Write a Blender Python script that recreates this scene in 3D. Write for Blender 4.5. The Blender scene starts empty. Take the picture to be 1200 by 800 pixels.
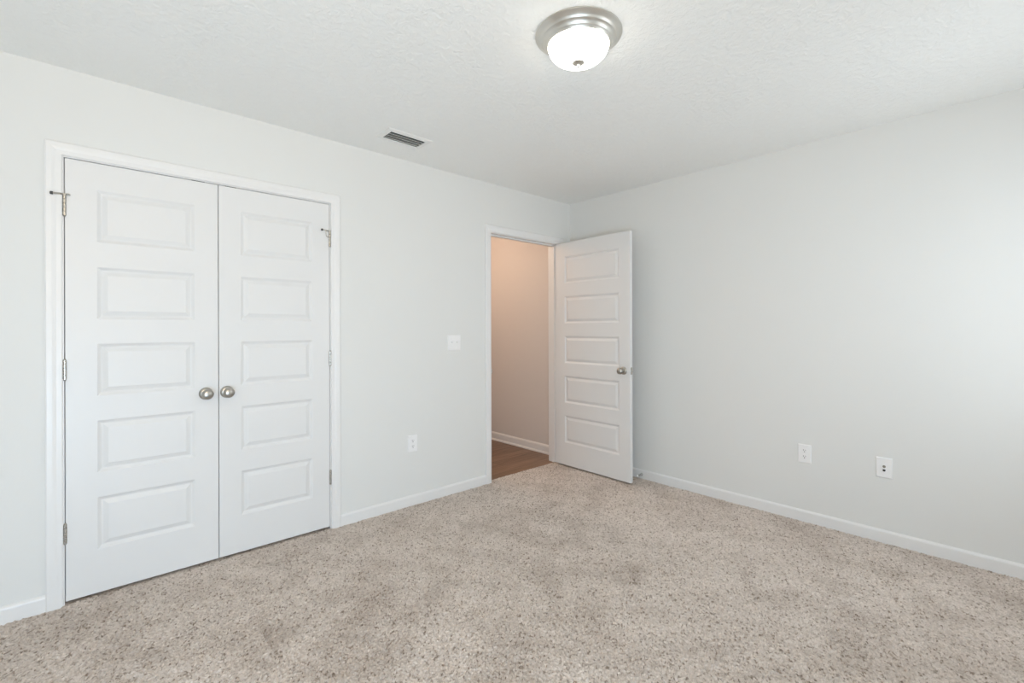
import bpy, bmesh, math, random
import numpy as np
from mathutils import Matrix, Vector

random.seed(7)
PI = math.pi
sc = bpy.context.scene
COL = sc.collection

# ------------------------------------------------------------------ camera, world, lights, exposure
H = 2.44                                   # ceiling height
XL, YB = -4.15, -3.45                      # left side wall, back wall (both out of frame)
F_PX, Y0 = 548.82, 385.71
CAM_O = Vector((-3.44808, -2.94578, 1.24654))
CAM_D = Vector((0.6743263, 0.73843351, 0.0))
CAM_R = Vector((0.7384306, -0.67432365, -0.00280407))
CAM_U = Vector((0.00207062, -0.00189086, 0.99999607))
cam_d = bpy.data.cameras.new('camera')
cam_d.sensor_fit = 'HORIZONTAL'
cam_d.sensor_width = 36.0
cam_d.lens = F_PX / 1200 * 36.0
cam_d.shift_y = (Y0 - 400.0) / 1200.0
cam_d.clip_start = 0.02
cam = bpy.data.objects.new('camera', cam_d)
COL.objects.link(cam)
m3 = Matrix((CAM_R, CAM_U, -CAM_D)).transposed()
cam.matrix_world = Matrix.Translation(CAM_O) @ m3.to_4x4()
sc.camera = cam

world = bpy.data.worlds.new('daylight')
world.use_nodes = True
sc.world = world
bg = world.node_tree.nodes['Background']
bg.inputs['Color'].default_value = (0.86, 0.93, 1.0, 1)
bg.inputs['Strength'].default_value = 1.6

# daylight fill at two assumed, unseen windows behind the viewer, placed to balance the light: a tall narrow one near the closet wall's end, a wider one to the right
W1 = (-4.05, -3.45, 0.10, 2.16)              # x0, x1, z0, z1
W2 = (-1.36, -0.24, 0.70, 2.10)
UP_FILL_COL, UP_FILL_W = (1.0, 0.76, 0.50), 24.0   # warm fill added to lift the ceiling and upper walls
LOW_FILL_COL, LOW_FILL_W = (0.56, 0.78, 1.0), 41.0         # cool daylight fill added low down for the floor and lower walls
RIGHT_FILL_COL, RIGHT_FILL_W = (0.88, 0.95, 1.0), 11.5  # daylight fill added from the right, at the wider assumed window
LAMP_STRENGTH = 11.0
HALL_POWER = 15.0
EXPOSURE = -0.06


def area(name, loc, rot, sx, sy, power, color):
    l = bpy.data.lights.new(name, 'AREA')
    l.shape = 'RECTANGLE'
    l.size, l.size_y = sx, sy
    l.energy = power
    l.color = color
    o = bpy.data.objects.new(name, l)
    o.location = loc
    o.rotation_euler = rot
    COL.objects.link(o)
    return o


WX1, WX2 = (W1[0] + W1[1]) / 2, (W2[0] + W2[1]) / 2  # added fill lights sit just inside the back wall, in front of the panes
for zz in (1.60, 1.95):
    area('window_ground_light', (WX1, YB + 0.02, zz), (PI / 2 + 0.6, 0, 0), 0.58, 0.30, UP_FILL_W / 2, UP_FILL_COL)
area('window_sky_light', (WX1, YB + 0.02, 0.52), (PI / 2, 0, 0), 0.58, 0.70, LOW_FILL_W, LOW_FILL_COL)
area('second_window_light', (WX2, YB + 0.02, 1.40), (PI / 2, 0, 0), 1.06, 1.32, RIGHT_FILL_W, RIGHT_FILL_COL)
hl = bpy.data.lights.new('hall_lamp_light', 'POINT')
hl.energy = HALL_POWER
hl.color = (1.0, 0.70, 0.50)
hl.shadow_soft_size = 0.12
hlo = bpy.data.objects.new('hall_lamp_light', hl)
hlo.location = (-1.00, 1.00, 2.20)
COL.objects.link(hlo)

sc.view_settings.view_transform = 'Standard'
sc.view_settings.look = 'None'
sc.view_settings.exposure = EXPOSURE
sc.view_settings.gamma = 1.0
sc.view_settings.use_curve_mapping = False
sc.cycles.max_bounces = 16
sc.cycles.diffuse_bounces = 10
sc.cycles.use_denoising = True


# ------------------------------------------------------------------ materials
def new_mat(name):
    m = bpy.data.materials.new(name)
    m.use_nodes = True
    nt = m.node_tree
    return m, nt, nt.nodes['Principled BSDF']


def add(nt, kind, **kw):
    n = nt.nodes.new(kind)
    for k, v in kw.items():
        if k in n.inputs:
            n.inputs[k].default_value = v
        else:
            setattr(n, k, v)
    return n


def ramp(nt, stops, interp='LINEAR'):
    r = nt.nodes.new('ShaderNodeValToRGB')
    cr = r.color_ramp
    cr.interpolation = interp
    while len(cr.elements) < len(stops):
        cr.elements.new(0.5)
    for e, (p, c) in zip(cr.elements, stops):
        e.position = p
        e.color = (*c, 1) if len(c) == 3 else c
    return r


def paint(name, col, rough, bump=0.0, scale=300.0, spec=0.5, bdist=0.002, detail=3.0, tone=0.0):
    m, nt, b = new_mat(name)
    L = nt.links.new
    b.inputs['Base Color'].default_value = (*col, 1)
    b.inputs['Roughness'].default_value = rough
    b.inputs['Specular IOR Level'].default_value = spec
    tc = add(nt, 'ShaderNodeNewGeometry')
    n = add(nt, 'ShaderNodeTexNoise', Scale=scale, Detail=detail, Roughness=0.55)
    L(tc.outputs['Position'], n.inputs['Vector'])
    if bump:
        bp = add(nt, 'ShaderNodeBump', Strength=bump, Distance=bdist)
        L(n.outputs['Fac'], bp.inputs['Height'])
        L(bp.outputs['Normal'], b.inputs['Normal'])
    if tone:
        r = ramp(nt, [(0.3, tuple(c * (1 - tone) for c in col)), (0.7, tuple(min(1, c * (1 + tone)) for c in col))])
        L(n.outputs['Fac'], r.inputs['Fac'])
        L(r.outputs['Color'], b.inputs['Base Color'])
    return m


M = {}
M['wall'] = paint('wall_paint', (0.745, 0.750, 0.738), 0.75, 0.10, 130.0, 0.25, 0.002)
M['trim'] = paint('trim_paint', (0.785, 0.783, 0.78), 0.38, 0.03, 60.0, 0.45, 0.001)
M['door'] = paint('door_paint', (0.745, 0.745, 0.743), 0.42, 0.03, 70.0, 0.45, 0.001)
M['plastic'] = paint('white_plastic', (0.84, 0.84, 0.845), 0.32, 0.0, 80.0, 0.5, 0.001, tone=0.01)
M['vent'] = paint('vent_enamel', (0.80, 0.80, 0.78), 0.45, 0.02, 120.0, 0.5, 0.001)
M['dark'] = paint('dark_slot', (0.03, 0.03, 0.032), 0.6, 0.0, 90.0, 0.3, tone=0.2)
M['duct'] = paint('vent_duct_lining', (0.13, 0.13, 0.12), 0.7, 0.0, 40.0, 0.3, tone=0.15)
M['rubber'] = paint('rubber_bumper', (0.10, 0.10, 0.10), 0.7, 0.0, 90.0, 0.3, tone=0.15)
M['white_rubber'] = paint('white_rubber_tip', (0.78, 0.78, 0.77), 0.6, 0.0, 90.0, 0.3, tone=0.03)
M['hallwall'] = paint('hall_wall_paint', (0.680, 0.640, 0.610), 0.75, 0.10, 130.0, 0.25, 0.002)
M['carpet_back'] = paint('floor_slab', (0.30, 0.27, 0.24), 0.9, 0.1, 40.0, 0.2)
M['gold'] = paint('jack_contact', (0.34, 0.31, 0.25), 0.4, 0.0, 90.0, 0.5, tone=0.1)


def ceiling_mat():
    m, nt, b = new_mat('ceiling_knockdown_texture')
    L = nt.links.new
    b.inputs['Base Color'].default_value = (0.875,0.877,0.858,1)
    b.inputs['Roughness'].default_value = 0.85
    b.inputs['Specular IOR Level'].default_value = 0.2
    g = add(nt, 'ShaderNodeNewGeometry')
    n = add(nt, 'ShaderNodeTexNoise', Scale=34.0, Detail=4.0, Roughness=0.6, Distortion=0.4)
    L(g.outputs['Position'], n.inputs['Vector'])
    r = ramp(nt, [(0.42, (0, 0, 0)), (0.60, (1, 1, 1))])
    L(n.outputs['Fac'], r.inputs['Fac'])
    bp = add(nt, 'ShaderNodeBump', Strength=0.42, Distance=0.004)
    L(r.outputs['Color'], bp.inputs['Height'])
    L(bp.outputs['Normal'], b.inputs['Normal'])
    return m


M['ceiling'] = ceiling_mat()


def metal(name, col, rough):
    m, nt, b = new_mat(name)
    L = nt.links.new
    b.inputs['Metallic'].default_value = 1.0
    b.inputs['Base Color'].default_value = (*col, 1)
    g = add(nt, 'ShaderNodeTexCoord')
    n = add(nt, 'ShaderNodeTexNoise', Scale=90.0, Detail=2.0)
    L(g.outputs['Object'], n.inputs['Vector'])
    r = ramp(nt, [(0.3, (rough * 0.93,) * 3), (0.7, (rough * 1.07,) * 3)])
    L(n.outputs['Fac'], r.inputs['Fac'])
    L(r.outputs['Color'], b.inputs['Roughness'])
    return m


M['nickel'] = metal('satin_nickel', (0.56, 0.54, 0.50), 0.28)
M['brushed'] = metal('brushed_nickel_rim', (0.70, 0.68, 0.63), 0.36)
M['knob'] = metal('knob_nickel', (0.47, 0.45, 0.415), 0.32)
M['chrome'] = metal('chrome_spring', (0.62, 0.62, 0.62), 0.2)


def glass_bowl_mat():
    m, nt, b = new_mat('lit_frosted_glass')
    L = nt.links.new
    b.inputs['Base Color'].default_value = (0.9, 0.9, 0.88, 1)
    b.inputs['Roughness'].default_value = 0.35
    b.inputs['Emission Color'].default_value = (1.0, 0.95, 0.84, 1)
    n = add(nt, 'ShaderNodeTexNoise', Scale=9.0, Detail=2.0)
    tc = add(nt, 'ShaderNodeTexCoord')
    L(tc.outputs['Object'], n.inputs['Vector'])
    r = add(nt, 'ShaderNodeMapRange')
    r.inputs['To Min'].default_value = LAMP_STRENGTH * 0.95
    r.inputs['To Max'].default_value = LAMP_STRENGTH * 1.05
    L(n.outputs['Fac'], r.inputs['Value'])
    L(r.outputs['Result'], b.inputs['Emission Strength'])
    return m


M['bowl'] = glass_bowl_mat()


def pane_mat():
    m, nt, b = new_mat('window_glass')
    L = nt.links.new
    nt.nodes.remove(b)
    t = add(nt, 'ShaderNodeBsdfTransparent')
    g = add(nt, 'ShaderNodeBsdfGlossy', Roughness=0.02)
    f = add(nt, 'ShaderNodeFresnel', IOR=1.45)
    mx = add(nt, 'ShaderNodeMixShader')
    L(f.outputs[0], mx.inputs[0])
    L(t.outputs[0], mx.inputs[1])
    L(g.outputs[0], mx.inputs[2])
    L(mx.outputs[0], nt.nodes['Material Output'].inputs['Surface'])
    return m


M['pane'] = pane_mat()


def wood_floor_mat():
    m, nt, b = new_mat('hall_plank_floor')
    L = nt.links.new
    g = add(nt, 'ShaderNodeNewGeometry')
    mp = add(nt, 'ShaderNodeMapping')
    L(g.outputs['Position'], mp.inputs['Vector'])
    br = add(nt, 'ShaderNodeTexBrick', Scale=1.0)
    br.inputs['Brick Width'].default_value = 1.2
    br.inputs['Row Height'].default_value = 0.15
    br.inputs['Mortar Size'].default_value = 0.0016
    br.inputs['Color1'].default_value = (0.29, 0.175, 0.110, 1)
    br.inputs['Color2'].default_value = (0.185, 0.108, 0.068, 1)
    br.inputs['Mortar'].default_value = (0.05, 0.032, 0.022, 1)
    br.inputs['Bias'].default_value = 0.0
    L(mp.outputs[0], br.inputs['Vector'])
    ms = add(nt, 'ShaderNodeMapping')
    ms.inputs['Scale'].default_value = (3.0, 40.0, 1.0)
    L(g.outputs['Position'], ms.inputs['Vector'])
    n = add(nt, 'ShaderNodeTexNoise', Scale=1.0, Detail=5.0, Distortion=0.6)
    L(ms.outputs[0], n.inputs['Vector'])
    r = ramp(nt, [(0.3, (0.62, 0.60, 0.58)), (0.7, (1.2, 1.2, 1.2))])
    L(n.outputs['Fac'], r.inputs['Fac'])
    mx = add(nt, 'ShaderNodeMix', data_type='RGBA', blend_type='MULTIPLY')
    mx.inputs[0].default_value = 1.0
    L(br.outputs['Color'], mx.inputs[6])
    L(r.outputs['Color'], mx.inputs[7])
    L(mx.outputs[2], b.inputs['Base Color'])
    b.inputs['Roughness'].default_value = 0.38
    bp = add(nt, 'ShaderNodeBump', Strength=0.15, Distance=0.001)
    L(n.outputs['Fac'], bp.inputs['Height'])
    L(bp.outputs['Normal'], b.inputs['Normal'])
    return m


M['wood'] = wood_floor_mat()


def carpet_mat():
    m, nt, b = new_mat('beige_frieze_carpet')
    L = nt.links.new
    at = add(nt, 'ShaderNodeAttribute', attribute_name='tuft')
    at.attribute_type = 'GEOMETRY'
    wear_shade = add(nt, 'ShaderNodeAttribute', attribute_name='wear')
    wear_shade.attribute_type = 'GEOMETRY'
    # yarn tones: mostly pale oatmeal, some tan, a few brown flecks that also paint in the dark gaps
    r = ramp(nt, [(0.0, (0.27, 0.215, 0.172)), (0.07, (0.37, 0.310, 0.262)), (0.18, (0.55, 0.482, 0.430)), (0.32, (0.655, 0.584, 0.533)),
                  (0.6, (0.728, 0.656, 0.605)), (1.0, (0.82, 0.752, 0.703))])
    L(at.outputs['Fac'], r.inputs['Fac'])
    g = add(nt, 'ShaderNodeNewGeometry')
    n = add(nt, 'ShaderNodeTexNoise', Scale=420.0, Detail=3.0, Roughness=0.65)
    L(g.outputs['Position'], n.inputs['Vector'])
    r2 = ramp(nt, [(0.30, (0.72, 0.71, 0.70)), (0.68, (1.18, 1.18, 1.18))])
    L(n.outputs['Fac'], r2.inputs['Fac'])
    mx = add(nt, 'ShaderNodeMix', data_type='RGBA', blend_type='MULTIPLY')
    mx.inputs[0].default_value = 1.0
    L(r.outputs['Color'], mx.inputs[6])
    L(r2.outputs['Color'], mx.inputs[7])
    r3 = ramp(nt, [(0.0, (0.62, 0.585, 0.55)), (0.5, (0.94, 0.93, 0.92)), (1.0, (1.12, 1.125, 1.13))])  # smudges and wear, plus pile-direction sheen painted into the colour
    L(wear_shade.outputs['Fac'], r3.inputs['Fac'])
    mx2 = add(nt, 'ShaderNodeMix', data_type='RGBA', blend_type='MULTIPLY')
    mx2.inputs[0].default_value = 1.0
    L(mx.outputs[2], mx2.inputs[6])
    L(r3.outputs['Color'], mx2.inputs[7])
    L(mx2.outputs[2], b.inputs['Base Color'])
    b.inputs['Roughness'].default_value = 0.95
    b.inputs['Specular IOR Level'].default_value = 0.1
    b.inputs['Sheen Weight'].default_value = 0.12
    bp = add(nt, 'ShaderNodeBump', Strength=0.5, Distance=0.0025)
    L(n.outputs['Fac'], bp.inputs['Height'])
    L(bp.outputs['Normal'], b.inputs['Normal'])
    return m


M['carpet'] = carpet_mat()


# ------------------------------------------------------------------ mesh helpers
def box(bm, lo, hi, bevel=0.0, seg=2):
    c = [(lo[i] + hi[i]) / 2 for i in range(3)]
    s = [abs(hi[i] - lo[i]) for i in range(3)]
    r = bmesh.ops.create_cube(bm, size=1.0, matrix=Matrix.Translation(c) @ Matrix.Diagonal((*s, 1)))
    if bevel:
        es = list({e for v in r['verts'] for e in v.link_edges})
        bmesh.ops.bevel(bm, geom=es, offset=bevel, segments=seg, affect='EDGES', profile=0.5)


def lathe(bm, prof, mat=Matrix.Identity(4), n=40):
    """prof: [(radius, height)] about local Z, closed at ends where radius is 0."""
    rings = []
    for r, h in prof:
        if r < 1e-6:
            rings.append([bm.verts.new(mat @ Vector((0, 0, h)))])
        else:
            rings.append([bm.verts.new(mat @ Vector((r * math.cos(2 * PI * k / n), r * math.sin(2 * PI * k / n), h)))
                          for k in range(n)])
    for a, b in zip(rings, rings[1:]):
        for k in range(n):
            k2 = (k + 1) % n
            if len(a) == 1 and len(b) == 1:
                continue
            if len(a) == 1:
                bm.faces.new((a[0], b[k], b[k2]))
            elif len(b) == 1:
                bm.faces.new((a[k], a[k2], b[0]))
            else:
                bm.faces.new((a[k], a[k2], b[k2], b[k]))


def tube(bm, pts, r, n=10):
    pts = [Vector(p) for p in pts]
    rings = []
    for i, p in enumerate(pts):
        t = (pts[min(i + 1, len(pts) - 1)] - pts[max(i - 1, 0)]).normalized()
        a = t.orthogonal().normalized() if i == 0 else (rings_a - t * rings_a.dot(t)).normalized()
        rings_a = a
        b = t.cross(a)
        rings.append([bm.verts.new(p + (a * math.cos(2 * PI * k / n) + b * math.sin(2 * PI * k / n)) * r) for k in range(n)])
    for q, w in zip(rings, rings[1:]):
        for k in range(n):
            bm.faces.new((q[k], q[(k + 1) % n], w[(k + 1) % n], w[k]))
    bm.faces.new(rings[0][::-1])
    bm.faces.new(rings[-1])


def prism(bm, prof, p0, p1, up=Vector((0, 0, 1)), out=Vector((0, -1, 0)), miter=(0, 0)):
    """extrude a 2-D profile [(outward, upward)] from p0 to p1; miter adds a shift along the run per unit of `outward`/'up'."""
    p0, p1 = Vector(p0), Vector(p1)
    t = (p1 - p0).normalized()
    a = [bm.verts.new(p0 + out * o + up * u + t * (miter[0] * u)) for o, u in prof]
    b = [bm.verts.new(p1 + out * o + up * u + t * (miter[1] * u)) for o, u in prof]
    n = len(prof)
    for k in range(n):
        bm.faces.new((a[k], a[(k + 1) % n], b[(k + 1) % n], b[k]))
    bm.faces.new(a[::-1])
    bm.faces.new(b)


def obj(name, bm, mat, parent=None, loc=(0, 0, 0), rot=(0, 0, 0), smooth=False, angle=35):
    bmesh.ops.remove_doubles(bm, verts=bm.verts, dist=1e-6)
    bmesh.ops.recalc_face_normals(bm, faces=bm.faces)
    me = bpy.data.meshes.new(name)
    bm.to_mesh(me)
    bm.free()
    me.materials.append(mat)
    if smooth:
        me.shade_smooth()
        me.set_sharp_from_angle(angle=math.radians(angle))
    o = bpy.data.objects.new(name, me)
    o.location = loc
    o.rotation_euler = rot
    COL.objects.link(o)
    if parent:
        o.parent = parent
    return o


def empty(name, loc, rot=(0, 0, 0)):
    o = bpy.data.objects.new(name, None)
    o.empty_display_size = 0.05
    o.location = loc
    o.rotation_euler = rot
    COL.objects.link(o)
    return o


def tag(o, label, cat, group=None, kind=None):
    o['label'] = label
    o['category'] = cat
    if group:
        o['group'] = group
    if kind:
        o['kind'] = kind
    return o


def struct(o, label, cat):
    return tag(o, label, cat, kind='structure')


def copy_tree(o, parent=None):
    c = o.copy()
    COL.objects.link(c)
    if parent:
        c.parent = parent
        c.matrix_parent_inverse = Matrix.Identity(4)
    for ch in list(o.children):
        copy_tree(ch, c)
    return c


# ------------------------------------------------------------------ room shell
T = 0.12                                     # left wall thickness
CX0, CX1, CZ1 = -3.516, -2.308, 2.036        # closet opening between jambs
EX0, EX1, EZ1 = -0.992, -0.172, 2.036        # entry opening between jambs
HALL_Y, HALL_X = 1.42, -2.70

bm = bmesh.new()
for lo, hi in [((XL - 0.1, 0, -0.05), (CX0 - 0.02, T, H)), ((CX1 + 0.02, 0, -0.05), (EX0 - 0.02, T, H)),
               ((EX1 + 0.02, 0, -0.05), (0.0, T, H)), ((CX0 - 0.02, 0, CZ1 + 0.02), (CX1 + 0.02, T, H)),
               ((EX0 - 0.02, 0, EZ1 + 0.02), (EX1 + 0.02, T, H))]:
    box(bm, lo, hi)
struct(obj('wall_left', bm, M['wall']), 'pale grey painted wall holding the closet and the entry door', 'wall')

bm = bmesh.new()
box(bm, (0, YB - 0.12, -0.05), (0.12, T, H))
struct(obj('wall_right', bm, M['wall']), 'pale grey painted wall behind the open door, with two white plates low down', 'wall')

bm = bmesh.new()
xe = [XL - 0.1, W1[0], W1[1], W2[0], W2[1], 0.0]
for k in (0, 2, 4):
    box(bm, (xe[k], YB - 0.12, -0.05), (xe[k + 1], YB, H))
for w in (W1, W2):
    box(bm, (w[0], YB - 0.12, -0.05), (w[1], YB, w[2]))
    box(bm, (w[0], YB - 0.12, w[3]), (w[1], YB, H))
struct(obj('wall_back', bm, M['wall']), 'pale grey wall with two windows behind the viewer', 'wall')
bm = bmesh.new()
box(bm, (XL - 0.1, YB, -0.05), (XL, 0, H))
struct(obj('wall_side', bm, M['wall']), 'pale grey wall at the closet end of the room', 'wall')

bm = bmesh.new()
VX0, VX1, VY0, VY1 = -2.118, -1.814, -0.418, -0.240      # air vent flange
HX0, HX1, HY0, HY1 = VX0 + 0.031, VX1 - 0.031, VY0 + 0.027, VY1 - 0.027
box(bm, (XL - 0.1, YB - 0.12, H), (HX0, HALL_Y + 0.1, H + 0.1))
box(bm, (HX1, YB - 0.12, H), (0.12, HALL_Y + 0.1, H + 0.1))
box(bm, (HX0, YB - 0.12, H), (HX1, HY0, H + 0.1))
box(bm, (HX0, HY1, H), (HX1, HALL_Y + 0.1, H + 0.1))
struct(obj('ceiling', bm, M['ceiling']), 'white textured ceiling', 'ceiling')

# closet interior behind the closed doors
bm = bmesh.new()
box(bm, (CX0 - 0.3, 0.70, -0.05), (CX1 + 0.3, 0.76, H))
box(bm, (CX0 - 0.3, T, -0.05), (CX0 - 0.24, 0.70, H))
box(bm, (CX1 + 0.24, T, -0.05), (CX1 + 0.30, 0.70, H))
struct(obj('wall_closet', bm, M['wall']), 'closet lining behind the two closed white doors', 'wall')

# hall beyond the entry door
bm = bmesh.new()
box(bm, (0, T, -0.05), (0.12, HALL_Y + 0.1, H))
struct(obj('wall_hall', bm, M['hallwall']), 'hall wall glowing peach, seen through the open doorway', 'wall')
bm = bmesh.new()
box(bm, (CX1 + 0.30, HALL_Y, -0.05), (0, HALL_Y + 0.1, H))
box(bm, (CX1 + 0.30, 0.76, -0.05), (CX1 + 0.36, HALL_Y, H))
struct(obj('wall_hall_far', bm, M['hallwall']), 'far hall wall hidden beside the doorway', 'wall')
bm = bmesh.new()
SEAM_Y = 0.052
box(bm, (CX1 + 0.30, SEAM_Y, -0.06), (0.0, HALL_Y, -0.010))
struct(obj('floor_hall', bm, M['wood']), 'brown wood plank hall floor beyond the doorway', 'floor')


# ---- carpet: a real pile of little tufts
def tufts(X, Y, cell=0.0071):
    """height (m) and per-tuft random of a shaggy cut pile, from jittered, tilted, elongated tufts"""
    gx = np.floor(X / cell).astype(np.int64)
    gy = np.floor(Y / cell).astype(np.int64)
    best = np.full(X.shape, -1.0)
    rid = np.zeros(X.shape)

    def hsh(a, b, s):
        v = (a * 374761393 + b * 668265263 + s * 974634777) & 0xFFFFFFFF
        v = ((v ^ (v >> 13)) * 1274126177) & 0xFFFFFFFF
        v = ((v ^ (v >> 16)) * 2246822519) & 0xFFFFFFFF
        return ((v ^ (v >> 15)) & 0xFFFFFF) / float(0xFFFFFF)
    for dx in (-1, 0, 1):
        for dy in (-1, 0, 1):
            a, b = gx + dx, gy + dy
            px = (a + hsh(a, b, 1)) * cell
            py = (b + hsh(a, b, 2)) * cell
            th = hsh(a, b, 3) * math.pi
            ln = 0.0050 + 0.0054 * hsh(a, b, 4)
            wd = 0.0026 + 0.0013 * hsh(a, b, 5)
            hh = 0.55 + 0.45 * hsh(a, b, 6)
            u = (X - px) * np.cos(th) + (Y - py) * np.sin(th)
            w = -(X - px) * np.sin(th) + (Y - py) * np.cos(th)
            d = (u / ln) ** 2 + (w / wd) ** 2
            h = hh * (1 - 0.75 * d)
            m = h > best
            best = np.where(m, h, best)
            rid = np.where(m, hsh(a, b, 7), rid)
    return np.clip(best, -0.35, 1.0), rid


def vnoise(X, Y, s, seed):
    X, Y = X / s, Y / s
    ix, iy = np.floor(X).astype(np.int64), np.floor(Y).astype(np.int64)
    fx, fy = X - ix, Y - iy
    fx, fy = fx * fx * (3 - 2 * fx), fy * fy * (3 - 2 * fy)
    rng = np.random.RandomState(seed)
    tab = rng.rand(4096)

    def g(a, b):
        return tab[(a * 73 + b * 179 + (a * b) * 31) & 4095]
    return (g(ix, iy) * (1 - fx) + g(ix + 1, iy) * fx) * (1 - fy) + (g(ix, iy + 1) * (1 - fx) + g(ix + 1, iy + 1) * fx) * fy


# worn places and pile-lean shading, both darkened in the colour: (x, y, radius along, radius across, turn, depth)
WEAR_SHADE = [
    (-1.36, -1.60, 0.10, 0.05, 0.73, 0.36), (-1.47, -1.57, 0.12, 0.045, 0.73, 0.22),       # brown smudge in mid floor
    (-0.97, -0.68, 0.16, 0.06, 0.2, 0.16), (-2.18, -1.06, 0.20, 0.05, 0.35, 0.16),
    (-2.90, -0.90, 0.14, 0.010, 1.55, 0.30), (-1.04, -2.20, 0.18, 0.05, -0.5, 0.16), (-2.42, -0.93, 0.26, 0.05, 0.3, 0.12),
    (-1.20, -1.05, 0.45, 0.06, 1.05, 0.12), (-1.75, -1.35, 0.35, 0.05, 0.9, 0.10), (-1.30, -1.95, 0.30, 0.05, -0.6, 0.12),
]


def carpet():
    V, F, TU, WE = [], [], [], []
    base = 0
    st = 0.0034
    patches = [(np.arange(XL, 0.0001, st), np.concatenate([np.arange(YB, 0.0, st), [0.0]])),
               (np.arange(EX0, EX1 + 0.001, st), np.arange(0.0, SEAM_Y + 0.001, st)),
               (np.arange(CX0, CX1 + 0.001, st * 2), np.arange(0.0, 0.70, st * 2))]
    for xs, ys in patches:
        X, Y = np.meshgrid(xs, ys)
        Hh, R = tufts(X, Y)
        Z = -0.0095 + 0.0105 * Hh + 0.003 * (vnoise(X, Y, 0.045, 5) - 0.5)
        if len(ys) < 20:                                    # edge tucked down at the doorway seam
            Z = Z - 0.006 * np.clip((Y - SEAM_Y + 0.015) / 0.015, 0, 1)
        # sheen of the brushed pile painted as tone: long soft streaks + patches
        A = X * 0.80 + Y * 0.60
        B = -X * 0.60 + Y * 0.80
        w = 0.52 + 0.30 * (vnoise(A, B * 3.2, 0.40, 11) - 0.5) + 0.24 * (vnoise(B, A * 3.0, 0.30, 21) - 0.5) + 0.16 * (vnoise(X, Y, 0.11, 12) - 0.5) + 0.20 * (vnoise(X, Y, 0.045, 13) - 0.5)
        for (wx, wy, ra, rb, th, dp) in WEAR_SHADE:
            u = (X - wx) * math.cos(th) + (Y - wy) * math.sin(th)
            q = -(X - wx) * math.sin(th) + (Y - wy) * math.cos(th)
            w = w - dp * np.exp(-((u / ra) ** 2 + (q / rb) ** 2))
        n, mm = X.shape
        V.append(np.stack([X, Y, Z], -1).reshape(-1, 3))
        idx = np.arange(n * mm).reshape(n, mm) + base
        F.append(np.stack([idx[:-1, :-1], idx[:-1, 1:], idx[1:, 1:], idx[1:, :-1]], -1).reshape(-1, 4))
        TU.append((R).ravel())
        WE.append(np.clip(w, 0, 1).ravel())
        base += n * mm
    V = np.concatenate(V)
    F = np.concatenate(F)
    me = bpy.data.meshes.new('floor')
    me.vertices.add(len(V))
    me.vertices.foreach_set('co', V.astype(np.float32).ravel())
    me.loops.add(F.size)
    me.loops.foreach_set('vertex_index', F.astype(np.int32).ravel())
    me.polygons.add(len(F))
    me.polygons.foreach_set('loop_start', (np.arange(len(F)) * 4).astype(np.int32))
    me.update(calc_edges=True)
    for nm, arr in (('tuft', TU), ('wear', WE)):
        at = me.attributes.new(nm, 'FLOAT', 'POINT')
        at.data.foreach_set('value', np.concatenate(arr).astype(np.float32))
    me.materials.append(M['carpet'])
    me.shade_smooth()
    o = bpy.data.objects.new('floor', me)
    COL.objects.link(o)
    return o


struct(carpet(), 'beige shaggy wall-to-wall carpet floor of the bedroom', 'floor')
bm = bmesh.new()
box(bm, (XL - 0.1, YB - 0.1, -0.12), (0.12, HALL_Y + 0.1, -0.06))
struct(obj('floor_slab', bm, M['carpet_back']), 'slab under the carpet', 'floor')

# ------------------------------------------------------------------ baseboards and casings
BASE = [(0, 0), (0.012, 0), (0.012, 0.056), (0.0105, 0.062), (0.006, 0.067), (0.003, 0.070), (0, 0.070)]


def baseboard(name, p0, p1, out, label, prof=BASE, mat=None):
    bm = bmesh.new()
    prism(bm, prof, p0, p1, out=Vector(out))
    return struct(obj(name, bm, mat or M['trim']), label, 'baseboard')


zb = -0.008
BASE_H = [(o, u - zb if u > 0 else 0) for o, u in BASE]
baseboard('baseboard_left', (CX1 + 0.062, 0, zb), (EX0 - 0.062, 0, zb), (0, -1, 0), 'white baseboard between the closet and the entry doorway', BASE_H)
baseboard('baseboard_left.001', (XL, 0, zb), (CX0 - 0.062, 0, zb), (0, -1, 0), 'short white baseboard at the far left of the closet', BASE_H)
baseboard('baseboard_left.002', (EX1 + 0.062, 0, zb), (-0.012, 0, zb), (0, -1, 0), 'stub of white baseboard behind the open door', BASE_H)
baseboard('baseboard_right', (0, YB, zb), (0, 0, zb), (-1, 0, 0), 'long white baseboard under the two white plates', BASE_H)
HB = [(0, 0), (0.022, 0), (0.021, 0.010), (0.016, 0.018), (0.013, 0.020), (0.013, 0.070), (0.010, 0.080), (0.005, 0.086), (0, 0.092)]
baseboard('baseboard_hall', (0, T, -0.010), (0, HALL_Y, -0.010), (-1, 0, 0), 'white hall baseboard seen through the doorway', HB)

# casing profile: (outward from wall, across from the inner edge)
CAS = [(0, 0), (0.010, 0), (0.0125, 0.004), (0.0125, 0.020), (0.0145, 0.026), (0.016, 0.034), (0.016, 0.052), (0.013, 0.057), (0, 0.057)]


def casing(bm, x0, x1, z1, y=0.0, outy=-1, z0=-0.008):
    """mitred three-sided casing around an opening whose inner casing edges are x0, x1, z1"""
    out = Vector((0, outy, 0))
    prism(bm, CAS, (x0, y, z0), (x0, y, z1), up=Vector((-1, 0, 0)), out=out, miter=(0, 1))
    prism(bm, CAS, (x1, y, z0), (x1, y, z1), up=Vector((1, 0, 0)), out=out, miter=(0, 1))
    prism(bm, CAS, (x0, y, z1), (x1, y, z1), up=Vector((0, 0, 1)), out=out, miter=(-1, 1))


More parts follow.
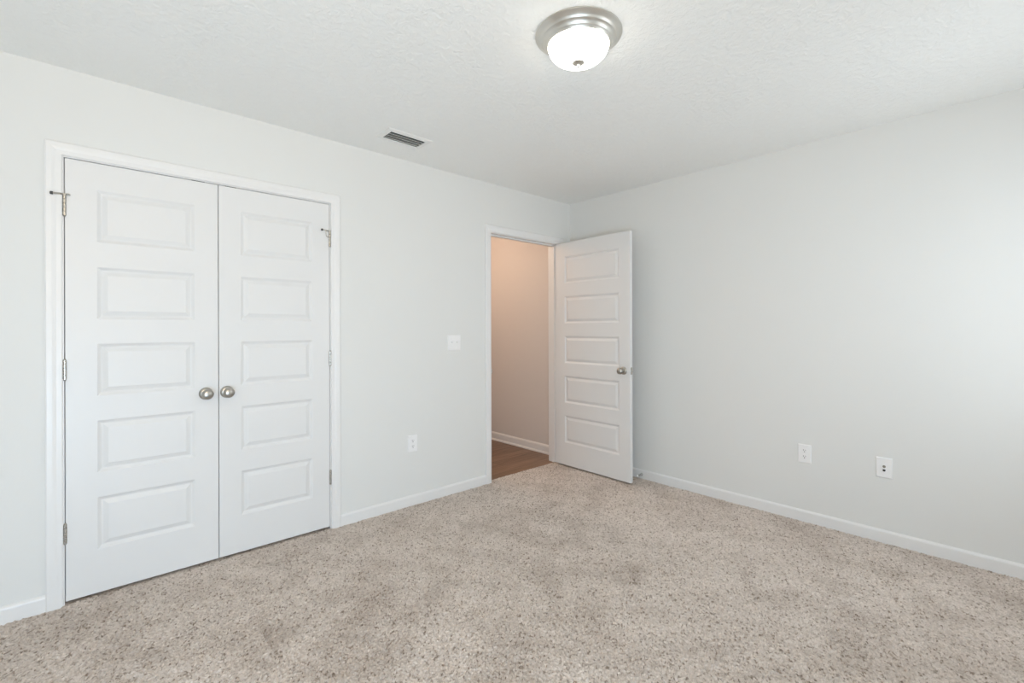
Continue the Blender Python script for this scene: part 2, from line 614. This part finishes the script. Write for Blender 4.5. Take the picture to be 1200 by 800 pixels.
def jamb(bm, x0, x1, z1, stop_y, depth=T):
    box(bm, (x0 - 0.02, 0.0, -0.010), (x0, depth, z1 + 0.02))
    box(bm, (x1, 0.0, -0.010), (x1 + 0.02, depth, z1 + 0.02))
    box(bm, (x0, 0.0, z1), (x1, depth, z1 + 0.02))
    s, w = 0.011, 0.034
    box(bm, (x0, stop_y, -0.010), (x0 + s, stop_y + w, z1), 0.002)
    box(bm, (x1 - s, stop_y, -0.010), (x1, stop_y + w, z1), 0.002)
    box(bm, (x0 + s, stop_y, z1 - s), (x1 - s, stop_y + w, z1), 0.002)


bm = bmesh.new()
casing(bm, CX0 - 0.005, CX1 + 0.005, CZ1 + 0.005)
tr1 = struct(obj('trim_1', bm, M['trim']), 'white casing framing the double closet doors', 'door frame')
bm = bmesh.new()
jamb(bm, CX0, CX1, CZ1, 0.038)
obj('jamb', bm, M['trim'], tr1)

bm = bmesh.new()
casing(bm, EX0 - 0.005, EX1 + 0.005, EZ1 + 0.005)
casing(bm, EX0 - 0.005, EX1 + 0.005, EZ1 + 0.005, y=T, outy=1)
tr2 = struct(obj('trim_2', bm, M['trim']), 'white casing framing the open entry doorway', 'door frame')
bm = bmesh.new()
jamb(bm, EX0, EX1, EZ1, 0.040)
obj('jamb', bm, M['trim'], tr2)
bm = bmesh.new()
box(bm, (EX0 - 0.001, 0.000, 0.875), (EX0 + 0.0015, 0.030, 0.932), 0.0005, 1)
box(bm, (EX0 - 0.001, -0.010, 0.885), (EX0 + 0.003, 0.002, 0.922), 0.0008, 1)
tube(bm, [(EX0 + 0.002, -0.010, 0.885), (EX0 + 0.002, -0.010, 0.922)], 0.0025)
obj('strike_plate', bm, M['nickel'], tr2)['label'] = 'nickel strike plate'

# ------------------------------------------------------------------ doors
PANEL_Z = [(0.204, 0.450), (0.565, 0.811), (0.926, 1.172), (1.287, 1.533), (1.649, 1.895)]
DOOR_H, DOOR_T = 2.021, 0.035


def door_leaf(w, px0, px1):
    """moulded five-panel leaf, both faces; local x 0..w, front face at y=0 looking to -y, z 0..DOOR_H"""
    bm = bmesh.new()
    rings = [(0.0, 0.0), (0.0030, 0.0014), (0.0080, 0.0052), (0.0140, 0.0092), (0.0190, 0.0098), (0.0360, 0.0022), (0.0390, 0.0010), (0.0405, 0.0008)]
    b = 0.0016
    xs = [b, px0, px1, w - b]
    zs = [b] + [z for p in PANEL_Z for z in p] + [DOOR_H - b]
    for side in (0, 1):
        def P(x, z, d):
            return bm.verts.new((x, d if side == 0 else DOOR_T - d, z))
        for i in range(3):
            for j in range(len(zs) - 1):
                x0, x1, z0, z1 = xs[i], xs[i + 1], zs[j], zs[j + 1]
                if i == 1 and j % 2 == 1:
                    prev = None
                    for ins, d in rings:
                        q = [P(x0 + ins, z0 + ins, d), P(x1 - ins, z0 + ins, d), P(x1 - ins, z1 - ins, d), P(x0 + ins, z1 - ins, d)]
                        if prev:
                            for k in range(4):
                                bm.faces.new((prev[k], prev[(k + 1) % 4], q[(k + 1) % 4], q[k]))
                        prev = q
                    bm.faces.new(prev)
                else:
                    bm.faces.new((P(x0, z0, 0), P(x1, z0, 0), P(x1, z1, 0), P(x0, z1, 0)))
    # edges with a small easing
    rim = [(b, 0), (0, b), (0, DOOR_T - b), (b, DOOR_T)]
    loops = []
    for ins, y in rim:
        loops.append([bm.verts.new((ins, y, ins)), bm.verts.new((w - ins, y, ins)),
                      bm.verts.new((w - ins, y, DOOR_H - ins)), bm.verts.new((ins, y, DOOR_H - ins))])
    for q, r in zip(loops, loops[1:]):
        for k in range(4):
            bm.faces.new((q[k], q[(k + 1) % 4], r[(k + 1) % 4], r[k]))
    bmesh.ops.remove_doubles(bm, verts=bm.verts, dist=1e-5)
    return bm


ROT_F = Matrix.Rotation(PI / 2, 4, 'X')      # local +Z (lathe axis) -> -Y (out of the front face)
ROT_B = Matrix.Rotation(-PI / 2, 4, 'X')     # local +Z -> +Y


def door_knob(parent, x, z, back=False):
    mat = Matrix.Translation((x, DOOR_T if back else 0.0, z)) @ (ROT_B if back else ROT_F)
    bm = bmesh.new()
    lathe(bm, [(0, 0), (0.0325, 0), (0.0325, 0.003), (0.031, 0.006), (0.026, 0.0095), (0.017, 0.012), (0.0135, 0.0125), (0, 0.0125)], mat)
    r = obj('knob_rose', bm, M['knob'], parent, smooth=True)
    bm = bmesh.new()
    lathe(bm, [(0, 0.010), (0.0125, 0.010), (0.0115, 0.022), (0.0125, 0.028), (0.0175, 0.032), (0.0235, 0.038), (0.0268, 0.045),
               (0.0275, 0.051), (0.0262, 0.057), (0.0225, 0.062), (0.0155, 0.0655), (0.008, 0.067), (0, 0.0675)], mat)
    k = obj('knob', bm, M['knob'], parent, smooth=True, angle=60)
    r['label'] = k['label'] = 'satin nickel'


def hinge(parent, x, z0, z1, y=-0.0055, dirx=1, stop=0):
    """barrel of five knuckles with ball tips, leaves let into the edge; stop: 1 arm over the casing, 2 arm over the leaf"""
    bm = bmesh.new()
    n = 5
    L = (z1 - z0)
    for k in range(n):
        a, b = z0 + L * k / n + 0.0004, z0 + L * (k + 1) / n - 0.0004
        lathe(bm, [(0, a), (0.0062, a), (0.0068, a + 0.0008), (0.0068, b - 0.0008), (0.0062, b), (0, b)], Matrix.Translation((x, y, 0)), 16)
    for s, zz in ((1, z1), (-1, z0)):
        lathe(bm, [(0, 0), (0.0048, 0), (0.0052, 0.0015), (0.004, 0.0038), (0, 0.0048)],
              Matrix.Translation((x, y, zz)) @ (Matrix.Identity(4) if s > 0 else Matrix.Rotation(PI, 4, 'X')), 16)
    box(bm, (x - 0.0013, y, z0), (x + 0.0013, 0.030, z1))
    h = obj('hinge', bm, M['nickel'], parent, smooth=True)
    h['label'] = 'satin nickel hinge'
    if stop:
        d = -dirx if stop == 1 else dirx     # +1: towards the leaf
        bm = bmesh.new()
        zz = z1 + 0.001
        lathe(bm, [(0, 0), (0.0085, 0), (0.0085, 0.005), (0, 0.005)], Matrix.Translation((x, y, zz)), 18)
        tube(bm, [(x, y, zz + 0.0025), (x + dirx * 0.016, y - 0.004, zz + 0.0025), (x + dirx * 0.017, -0.0040, zz + 0.0025)], 0.0040)
        if stop == 1:
            tube(bm, [(x, y, zz + 0.0025), (x - dirx * 0.016, y - 0.012, zz + 0.0005), (x - dirx * 0.038, y - 0.015, zz - 0.0015)], 0.0044)
        else:
            tube(bm, [(x, y, zz + 0.0025), (x + dirx * 0.024, y - 0.010, zz + 0.0025), (x + dirx * 0.050, y - 0.014, zz + 0.0025)], 0.0030)
            tube(bm, [(x, y, zz - 0.038), (x + dirx * 0.022, y - 0.010, zz - 0.036), (x + dirx * 0.026, y - 0.011, zz - 0.030), (x + dirx * 0.031, y - 0.012, zz + 0.002)], 0.0028)
        ps = obj('hinge_pin_stop', bm, M['nickel'], h, smooth=True)
        bm = bmesh.new()
        if stop == 1:
            lathe(bm, [(0, 0), (0.0062, 0), (0.0070, 0.002), (0.0070, 0.008), (0.005, 0.011), (0, 0.0115)],
                  Matrix.Translation((x - dirx * 0.036, y - 0.015, zz - 0.0015)) @ Matrix.Rotation(-dirx * PI / 2, 4, 'Y'), 16)
        else:
            lathe(bm, [(0, 0), (0.0062, 0), (0.0070, 0.002), (0.0070, 0.008), (0.005, 0.011), (0, 0.0115)],
                  Matrix.Translation((x + dirx * 0.048, y - 0.014, zz + 0.0025)) @ Matrix.Rotation(dirx * PI / 2, 4, 'Y'), 16)
        obj('stop_bumper', bm, M['rubber'], h, smooth=True)['label'] = 'dark rubber bumper'


D0 = 0.012                                   # leaf bottoms above the carpet
HZ = [(0.278 - D0, 0.366 - D0), (1.023 - D0, 1.112 - D0), (1.769 - D0, 1.862 - D0)]


def catch(parent, x0, x1):
    bm = bmesh.new()
    box(bm, (x0, 0.001, DOOR_H - 0.0005), (x1, 0.030, DOOR_H + 0.0015))
    lathe(bm, [(0, 0), (0.005, 0), (0.004, 0.0015), (0, 0.0022)], Matrix.Translation(((x0 + x1) / 2, 0.014, DOOR_H + 0.001)), 14)
    obj('roller_catch', bm, M['dark'], parent)['label'] = 'dark catch on the top edge'


WL = 0.6005
LX, RX = -3.513, -2.9092
d1 = obj('door_1', door_leaf(WL, 0.109, 0.495), M['door'], loc=(LX, 0, D0))
struct(d1, 'left leaf of the white double closet doors, five raised panels, knob at its right edge', 'door')
door_knob(d1, 0.543, 0.909 - D0)
for k, (a, b) in enumerate(HZ):
    hinge(d1, -0.0012, a, b, dirx=1, stop=1 if k == 2 else 0)
catch(d1, 0.482, 0.540)

WR = 0.5985
d2 = obj('door_2', door_leaf(WR, 0.105, 0.495), M['door'], loc=(RX, 0, D0))
struct(d2, 'right leaf of the white double closet doors, five raised panels, knob at its left edge', 'door')
door_knob(d2, 0.037, 0.909 - D0)
for k, (a, b) in enumerate(HZ):
    hinge(d2, WR + 0.0012, a, b, dirx=-1, stop=2 if k == 2 else 0)
catch(d2, 0.03, 0.085)

WE_ = 0.806
EROT = math.atan2(-0.804, -0.012)
d3 = obj('door_3', door_leaf(WE_, 0.106, 0.703), M['door'], loc=(-0.215, -0.011, D0), rot=(0, 0, EROT))
struct(d3, 'white five-panel entry door standing open into the bedroom against the corner', 'door')
door_knob(d3, WE_ - 0.062, 0.909 - D0)
door_knob(d3, WE_ - 0.062, 0.909 - D0, back=True)
for a, b in [(0.262, 0.35), (1.0, 1.089), (1.75, 1.84)]:
    bm = bmesh.new()
    for k in range(5):
        z0, z1 = a + (b - a) * k / 5 + 0.0004, a + (b - a) * (k + 1) / 5 - 0.0004
        lathe(bm, [(0, z0), (0.0068, z0), (0.0068, z1), (0, z1)], Matrix.Translation((-0.004, DOOR_T + 0.007, 0)), 16)
    box(bm, (-0.0012, 0.004, a), (0.0006, DOOR_T + 0.006, b))
    obj('hinge', bm, M['nickel'], d3, smooth=True)['label'] = 'satin nickel hinge'
bm = bmesh.new()
zc = 0.909 - D0
box(bm, (WE_ - 0.0004, 0.0055, zc - 0.0285), (WE_ + 0.0012, DOOR_T - 0.0055, zc + 0.0285), 0.0005, 1)
lp = obj('latch_plate', bm, M['knob'], d3)
lp['label'] = 'nickel latch plate on the door edge'
bm = bmesh.new()
box(bm, (WE_, 0.0115, zc - 0.009), (WE_ + 0.010, DOOR_T - 0.0115, zc + 0.009), 0.002)
obj('latch_bolt', bm, M['nickel'], lp)

# ------------------------------------------------------------------ ceiling light
LC = (-1.964, -1.725, H)
cl = empty('ceiling_light', LC)
tag(cl, 'round flush ceiling light with brushed nickel rim and glowing white glass bowl', 'ceiling light')
bm = bmesh.new()
lathe(bm, [(0, 0), (0.173, 0), (0.1745, -0.002), (0.1745, -0.005), (0.172, -0.007), (0.166, -0.010), (0.158, -0.0165), (0.153, -0.0205), (0.1515, -0.024),
           (0.149, -0.0255), (0.1435, -0.0285), (0.138, -0.035), (0.136, -0.0385), (0.1345, -0.040), (0.131, -0.042), (0.128, -0.047), (0.1265, -0.049), (0.124, -0.049), (0.122, -0.040), (0, -0.03)], n=72)
obj('rim', bm, M['brushed'], cl, smooth=True, angle=50)['label'] = 'stepped brushed nickel rim'
bm = bmesh.new()
prof = [(0, -0.042), (0.121, -0.042)]
for k in range(13):
    t = k / 12 * PI / 2
    prof.append((0.1225 * math.cos(t) ** 0.82 if k < 12 else 0, -0.046 - 0.068 * math.sin(t) ** 1.0))
lathe(bm, prof, n=64)
obj('glass_bowl', bm, M['bowl'], cl, smooth=True, angle=70)['label'] = 'glowing white glass bowl'
bm = bmesh.new()
lathe(bm, [(0, -0.1125), (0.0245, -0.1100), (0.0258, -0.1115), (0.0245, -0.1140), (0.018, -0.1165), (0.0095, -0.1185), (0.0062, -0.1205), (0.0050, -0.1235), (0.0062, -0.1265), (0.0066, -0.1290), (0.0050, -0.1325), (0, -0.1345)], n=28)
obj('finial', bm, M['brushed'], cl, smooth=True, angle=50)['label'] = 'small nickel finial'

# ------------------------------------------------------------------ ceiling air vent
vc = ((VX0 + VX1) / 2, (VY0 + VY1) / 2, H)
av = empty('air_vent', vc)
tag(av, 'white louvred air vent in the ceiling near the closet wall', 'vent')
ox, oy = (VX1 - VX0) / 2, (VY1 - VY0) / 2
ix, iy = ox - 0.031, oy - 0.027
bm = bmesh.new()
prev = None
for (x, y, z) in [(ox, oy, 0), (ox, oy, -0.002), (ox - 0.004, oy - 0.004, -0.0045), (ix + 0.006, iy + 0.006, -0.008), (ix, iy, -0.008), (ix, iy, -0.001)]:
    q = [bm.verts.new((sx * x, sy * y, z)) for sx, sy in ((-1, -1), (1, -1), (1, 1), (-1, 1))]
    if prev:
        for k in range(4):
            bm.faces.new((prev[k], prev[(k + 1) % 4], q[(k + 1) % 4], q[k]))
    prev = q
obj('frame', bm, M['vent'], av)
bm = bmesh.new()
e = 0.0015
box(bm, (-ix + e, -iy + e, 0.098), (ix - e, iy - e, 0.1))
for lo, hi in [((-ix, -iy, -0.001), (-ix + e, iy, 0.1)), ((ix - e, -iy, -0.001), (ix, iy, 0.1)),
               ((-ix + e, -iy, -0.001), (ix - e, -iy + e, 0.1)), ((-ix + e, iy - e, -0.001), (ix - e, iy, 0.1))]:
    box(bm, lo, hi)
obj('duct', bm, M['duct'], av)['label'] = 'dark duct behind the slats'
NS = 4
for k in range(NS):
    yy = -iy + 2 * iy * (k + 0.5) / NS
    bm = bmesh.new()
    c, w, t = Vector((0, yy, 0.002)), 0.030, 0.0009
    ang = math.radians(38)
    u = Vector((0, math.cos(ang), math.sin(ang)))
    nrm = Vector((0, -math.sin(ang), math.cos(ang)))
    vs = []
    for x in (-ix + e, ix - e):
        vs.append([bm.verts.new(c + Vector((x, 0, 0)) + u * a * w * 0.5 + nrm * b * t) for a, b in ((-1, -1), (1, -1), (1, 1), (-1, 1))])
    for j in range(4):
        bm.faces.new((vs[0][j], vs[0][(j + 1) % 4], vs[1][(j + 1) % 4], vs[1][j]))
    bm.faces.new(vs[0][::-1])
    bm.faces.new(vs[1])
    obj('slat', bm, M['vent'], av)
for sx in (-1, 1):
    bm = bmesh.new()
    lathe(bm, [(0, 0), (0.0042, 0), (0.0036, 0.0012), (0, 0.0018)], Matrix.Translation((sx * (ox - 0.015), 0, -0.0060)) @ Matrix.Rotation(PI, 4, 'X'), 14)
    obj('screw', bm, M['vent'], av)


# ------------------------------------------------------------------ wall plates (built facing -y, wall surface at y=0)
def plate(parent, w, h, d=0.0058):
    bm = bmesh.new()
    prev = None
    for ins, y in [(0.0, 0.0), (0.0, -0.0022), (0.0012, -0.0042), (0.0042, -d), (0.0060, -d)]:
        q = [bm.verts.new((sx * (w / 2 - ins), y, sz * (h / 2 - ins))) for sx, sz in ((-1, -1), (1, -1), (1, 1), (-1, 1))]
        if prev:
            for k in range(4):
                bm.faces.new((prev[k], prev[(k + 1) % 4], q[(k + 1) % 4], q[k]))
        else:
            bm.faces.new(q[::-1])
        prev = q
    bm.faces.new(prev)
    return obj('plate', bm, M['plastic'], parent)


def screw(parent, x, z, y=-0.0055):
    bm = bmesh.new()
    lathe(bm, [(0, 0), (0.0034, 0), (0.0030, 0.0010), (0, 0.0014)], Matrix.Translation((x, y, z)) @ ROT_F, 14)
    return obj('screw', bm, M['plastic'], parent, smooth=True)


def outlet(loc, rot, label):
    e = empty('wall_outlet', loc, rot)
    tag(e, label, 'outlet', 'duplex outlets low on the walls')
    plate(e, 0.0755, 0.118)
    for s in (-1, 1):
        zc = s * 0.0195
        bm = bmesh.new()
        n = 28
        ring = []
        for k in range(n):
            a = 2 * PI * k / n
            ring.append((max(-0.0142, min(0.0142, 0.0172 * math.cos(a))), 0.0150 * math.sin(a)))
        A = [bm.verts.new((x, -0.0050, zc + z)) for x, z in ring]
        B = [bm.verts.new((x, -0.0072, zc + z)) for x, z in ring]
        C = [bm.verts.new((x * 0.94, -0.0078, zc + z * 0.94)) for x, z in ring]
        for P_, Q_ in ((A, B), (B, C)):
            for k in range(n):
                bm.faces.new((P_[k], P_[(k + 1) % n], Q_[(k + 1) % n], Q_[k]))
        bm.faces.new(C)
        bm.faces.new(A[::-1])
        r = obj('receptacle', bm, M['plastic'], e)
        bm = bmesh.new()
        box(bm, (-0.0072, -0.0081, zc - 0.0005), (-0.0050, -0.0074, zc + 0.0085))
        box(bm, (0.0050, -0.0081, zc + 0.0005), (0.0072, -0.0074, zc + 0.0078))
        lathe(bm, [(0, 0), (0.0030, 0), (0.0030, 0.0007), (0, 0.0007)], Matrix.Translation((0, -0.0074, zc - 0.0068)) @ ROT_F, 14)
        obj('slot', bm, M['dark'], r)['label'] = 'dark plug slots'
    screw(e, 0, 0)
    return e


outlet((-1.722, 0, 0.435), (0, 0, 0), 'white duplex outlet low on the wall between the closet and the doorway')
outlet((0, -1.982, 0.436), (0, 0, -PI / 2), 'white duplex outlet on the right wall, the one nearer the open door')

cj = empty('cable_jack', (0, -2.391, 0.4325), (0, 0, -PI / 2))
tag(cj, 'white wall plate with two small dark jacks, low on the right wall', 'wall plate')
plate(cj, 0.0755, 0.118)
bm = bmesh.new()
lathe(bm, [(0, 0), (0.0075, 0), (0.0075, 0.002), (0.0046, 0.0022), (0.0046, 0.009), (0.0030, 0.009), (0.0030, 0.006), (0, 0.006)],
      Matrix.Translation((0, -0.0055, 0.008)) @ ROT_F, 20)
obj('coaxial_jack', bm, M['gold'], cj, smooth=True)['label'] = 'small threaded metal jack'
bm = bmesh.new()
box(bm, (-0.0088, -0.0075, -0.0215), (0.0088, -0.0050, -0.0045), 0.0008, 1)
j2 = obj('data_jack', bm, M['plastic'], cj)
bm = bmesh.new()
box(bm, (-0.0062, -0.0080, -0.0185), (0.0062, -0.0068, -0.0085))
box(bm, (-0.0025, -0.0080, -0.0205), (0.0025, -0.0068, -0.0180))
obj('socket', bm, M['dark'], j2)['label'] = 'dark socket opening'
screw(cj, 0, 0.048)
screw(cj, 0, -0.048)

sw = empty('light_switch', (-1.3585, 0, 1.1455))
tag(sw, 'white double toggle light switch on the wall left of the doorway', 'light switch')
plate(sw, 0.117, 0.117)
for s in (-1, 1):
    x = s * 0.023
    bm = bmesh.new()
    box(bm, (x - 0.0052, -0.0064, -0.0120), (x + 0.0052, -0.0050, 0.0120), 0.0006, 1)
    bz = obj('toggle_slot', bm, M['plastic'], sw)
    bm = bmesh.new()
    pts = [(-0.0045, -0.0060, -0.0050), (0.0045, -0.0060, -0.0050), (0.0045, -0.0060, 0.0065), (-0.0045, -0.0060, 0.0065)]
    tip = [(-0.0032, -0.0175, 0.0050), (0.0032, -0.0175, 0.0050), (0.0032, -0.0150, 0.0125), (-0.0032, -0.0150, 0.0125)]
    A = [bm.verts.new((x + p[0], p[1], p[2])) for p in pts]
    B = [bm.verts.new((x + p[0], p[1], p[2])) for p in tip]
    for k in range(4):
        bm.faces.new((A[k], A[(k + 1) % 4], B[(k + 1) % 4], B[k]))
    bm.faces.new(A[::-1])
    bm.faces.new(B)
    obj('toggle', bm, M['plastic'], sw)
    screw(sw, x, 0.030)
    screw(sw, x, -0.030)

# ------------------------------------------------------------------ spring door stop on the right baseboard
ds = empty('door_stop', (-0.012, -0.785, 0.033))
tag(ds, 'small spring door stop screwed to the baseboard behind the open door', 'door stop')
MX = Matrix.Rotation(-PI / 2, 4, 'Y')        # local +Z -> -X
bm = bmesh.new()
lathe(bm, [(0, 0), (0.0125, 0), (0.0120, 0.003), (0.0085, 0.008), (0.006, 0.010), (0, 0.010)], MX, 22)
obj('base', bm, M['chrome'], ds, smooth=True)
bm = bmesh.new()
pts = []
for k in range(15 * 10 + 1):
    a = 2 * PI * k / 10
    pts.append((-0.009 - 0.052 * k / 150, 0.0056 * math.cos(a), 0.0056 * math.sin(a)))
tube(bm, pts, 0.0015, 6)
obj('spring', bm, M['chrome'], ds, smooth=True, angle=60)
bm = bmesh.new()
lathe(bm, [(0, 0.060), (0.0085, 0.060), (0.0090, 0.062), (0.0088, 0.073), (0.0065, 0.077), (0, 0.078)], MX, 20)
obj('tip', bm, M['white_rubber'], ds, smooth=True)['label'] = 'white rubber tip'


# ------------------------------------------------------------------ assumed windows out of frame, added as openings for the daylight fill
def window(name, w, z0, z1, loc, rot, label):
    """built facing -y in a 0.12 m deep opening; local x -w/2..w/2, wall face at y=0, outside at +y"""
    h = z1 - z0
    bm = bmesh.new()
    f = 0.045
    for lo, hi in [((-w / 2, 0.05, 0), (-w / 2 + f, 0.10, h)), ((w / 2 - f, 0.05, 0), (w / 2, 0.10, h)),
                   ((-w / 2 + f, 0.05, 0), (w / 2 - f, 0.10, f)), ((-w / 2 + f, 0.05, h - f), (w / 2 - f, 0.10, h)),
                   ((-w / 2 + f, 0.06, h / 2 - 0.02), (w / 2 - f, 0.09, h / 2 + 0.02))]:
        box(bm, lo, hi, 0.003, 1)
    o = obj(name, bm, M['trim'], loc=loc, rot=rot)
    struct(o, label, 'window')
    for a, b in ((f, h / 2 - 0.02), (h / 2 + 0.02, h - f)):
        bm = bmesh.new()
        box(bm, (-w / 2 + f, 0.073, a), (w / 2 - f, 0.077, b))
        obj('pane', bm, M['pane'], o)
    bm = bmesh.new()
    box(bm, (-w / 2 - 0.03, -0.03, -0.02), (w / 2 + 0.03, 0.05, 0.0), 0.004)
    obj('sill', bm, M['trim'], o)


for k, (w, lab) in enumerate(((W1, 'tall narrow white sash window in the wall behind the viewer'), (W2, 'wide white sash window in the wall behind the viewer'))):
    window('window_%d' % (k + 1), w[1] - w[0], w[2], w[3], ((w[0] + w[1]) / 2, YB, w[2]), (0, 0, PI), lab)
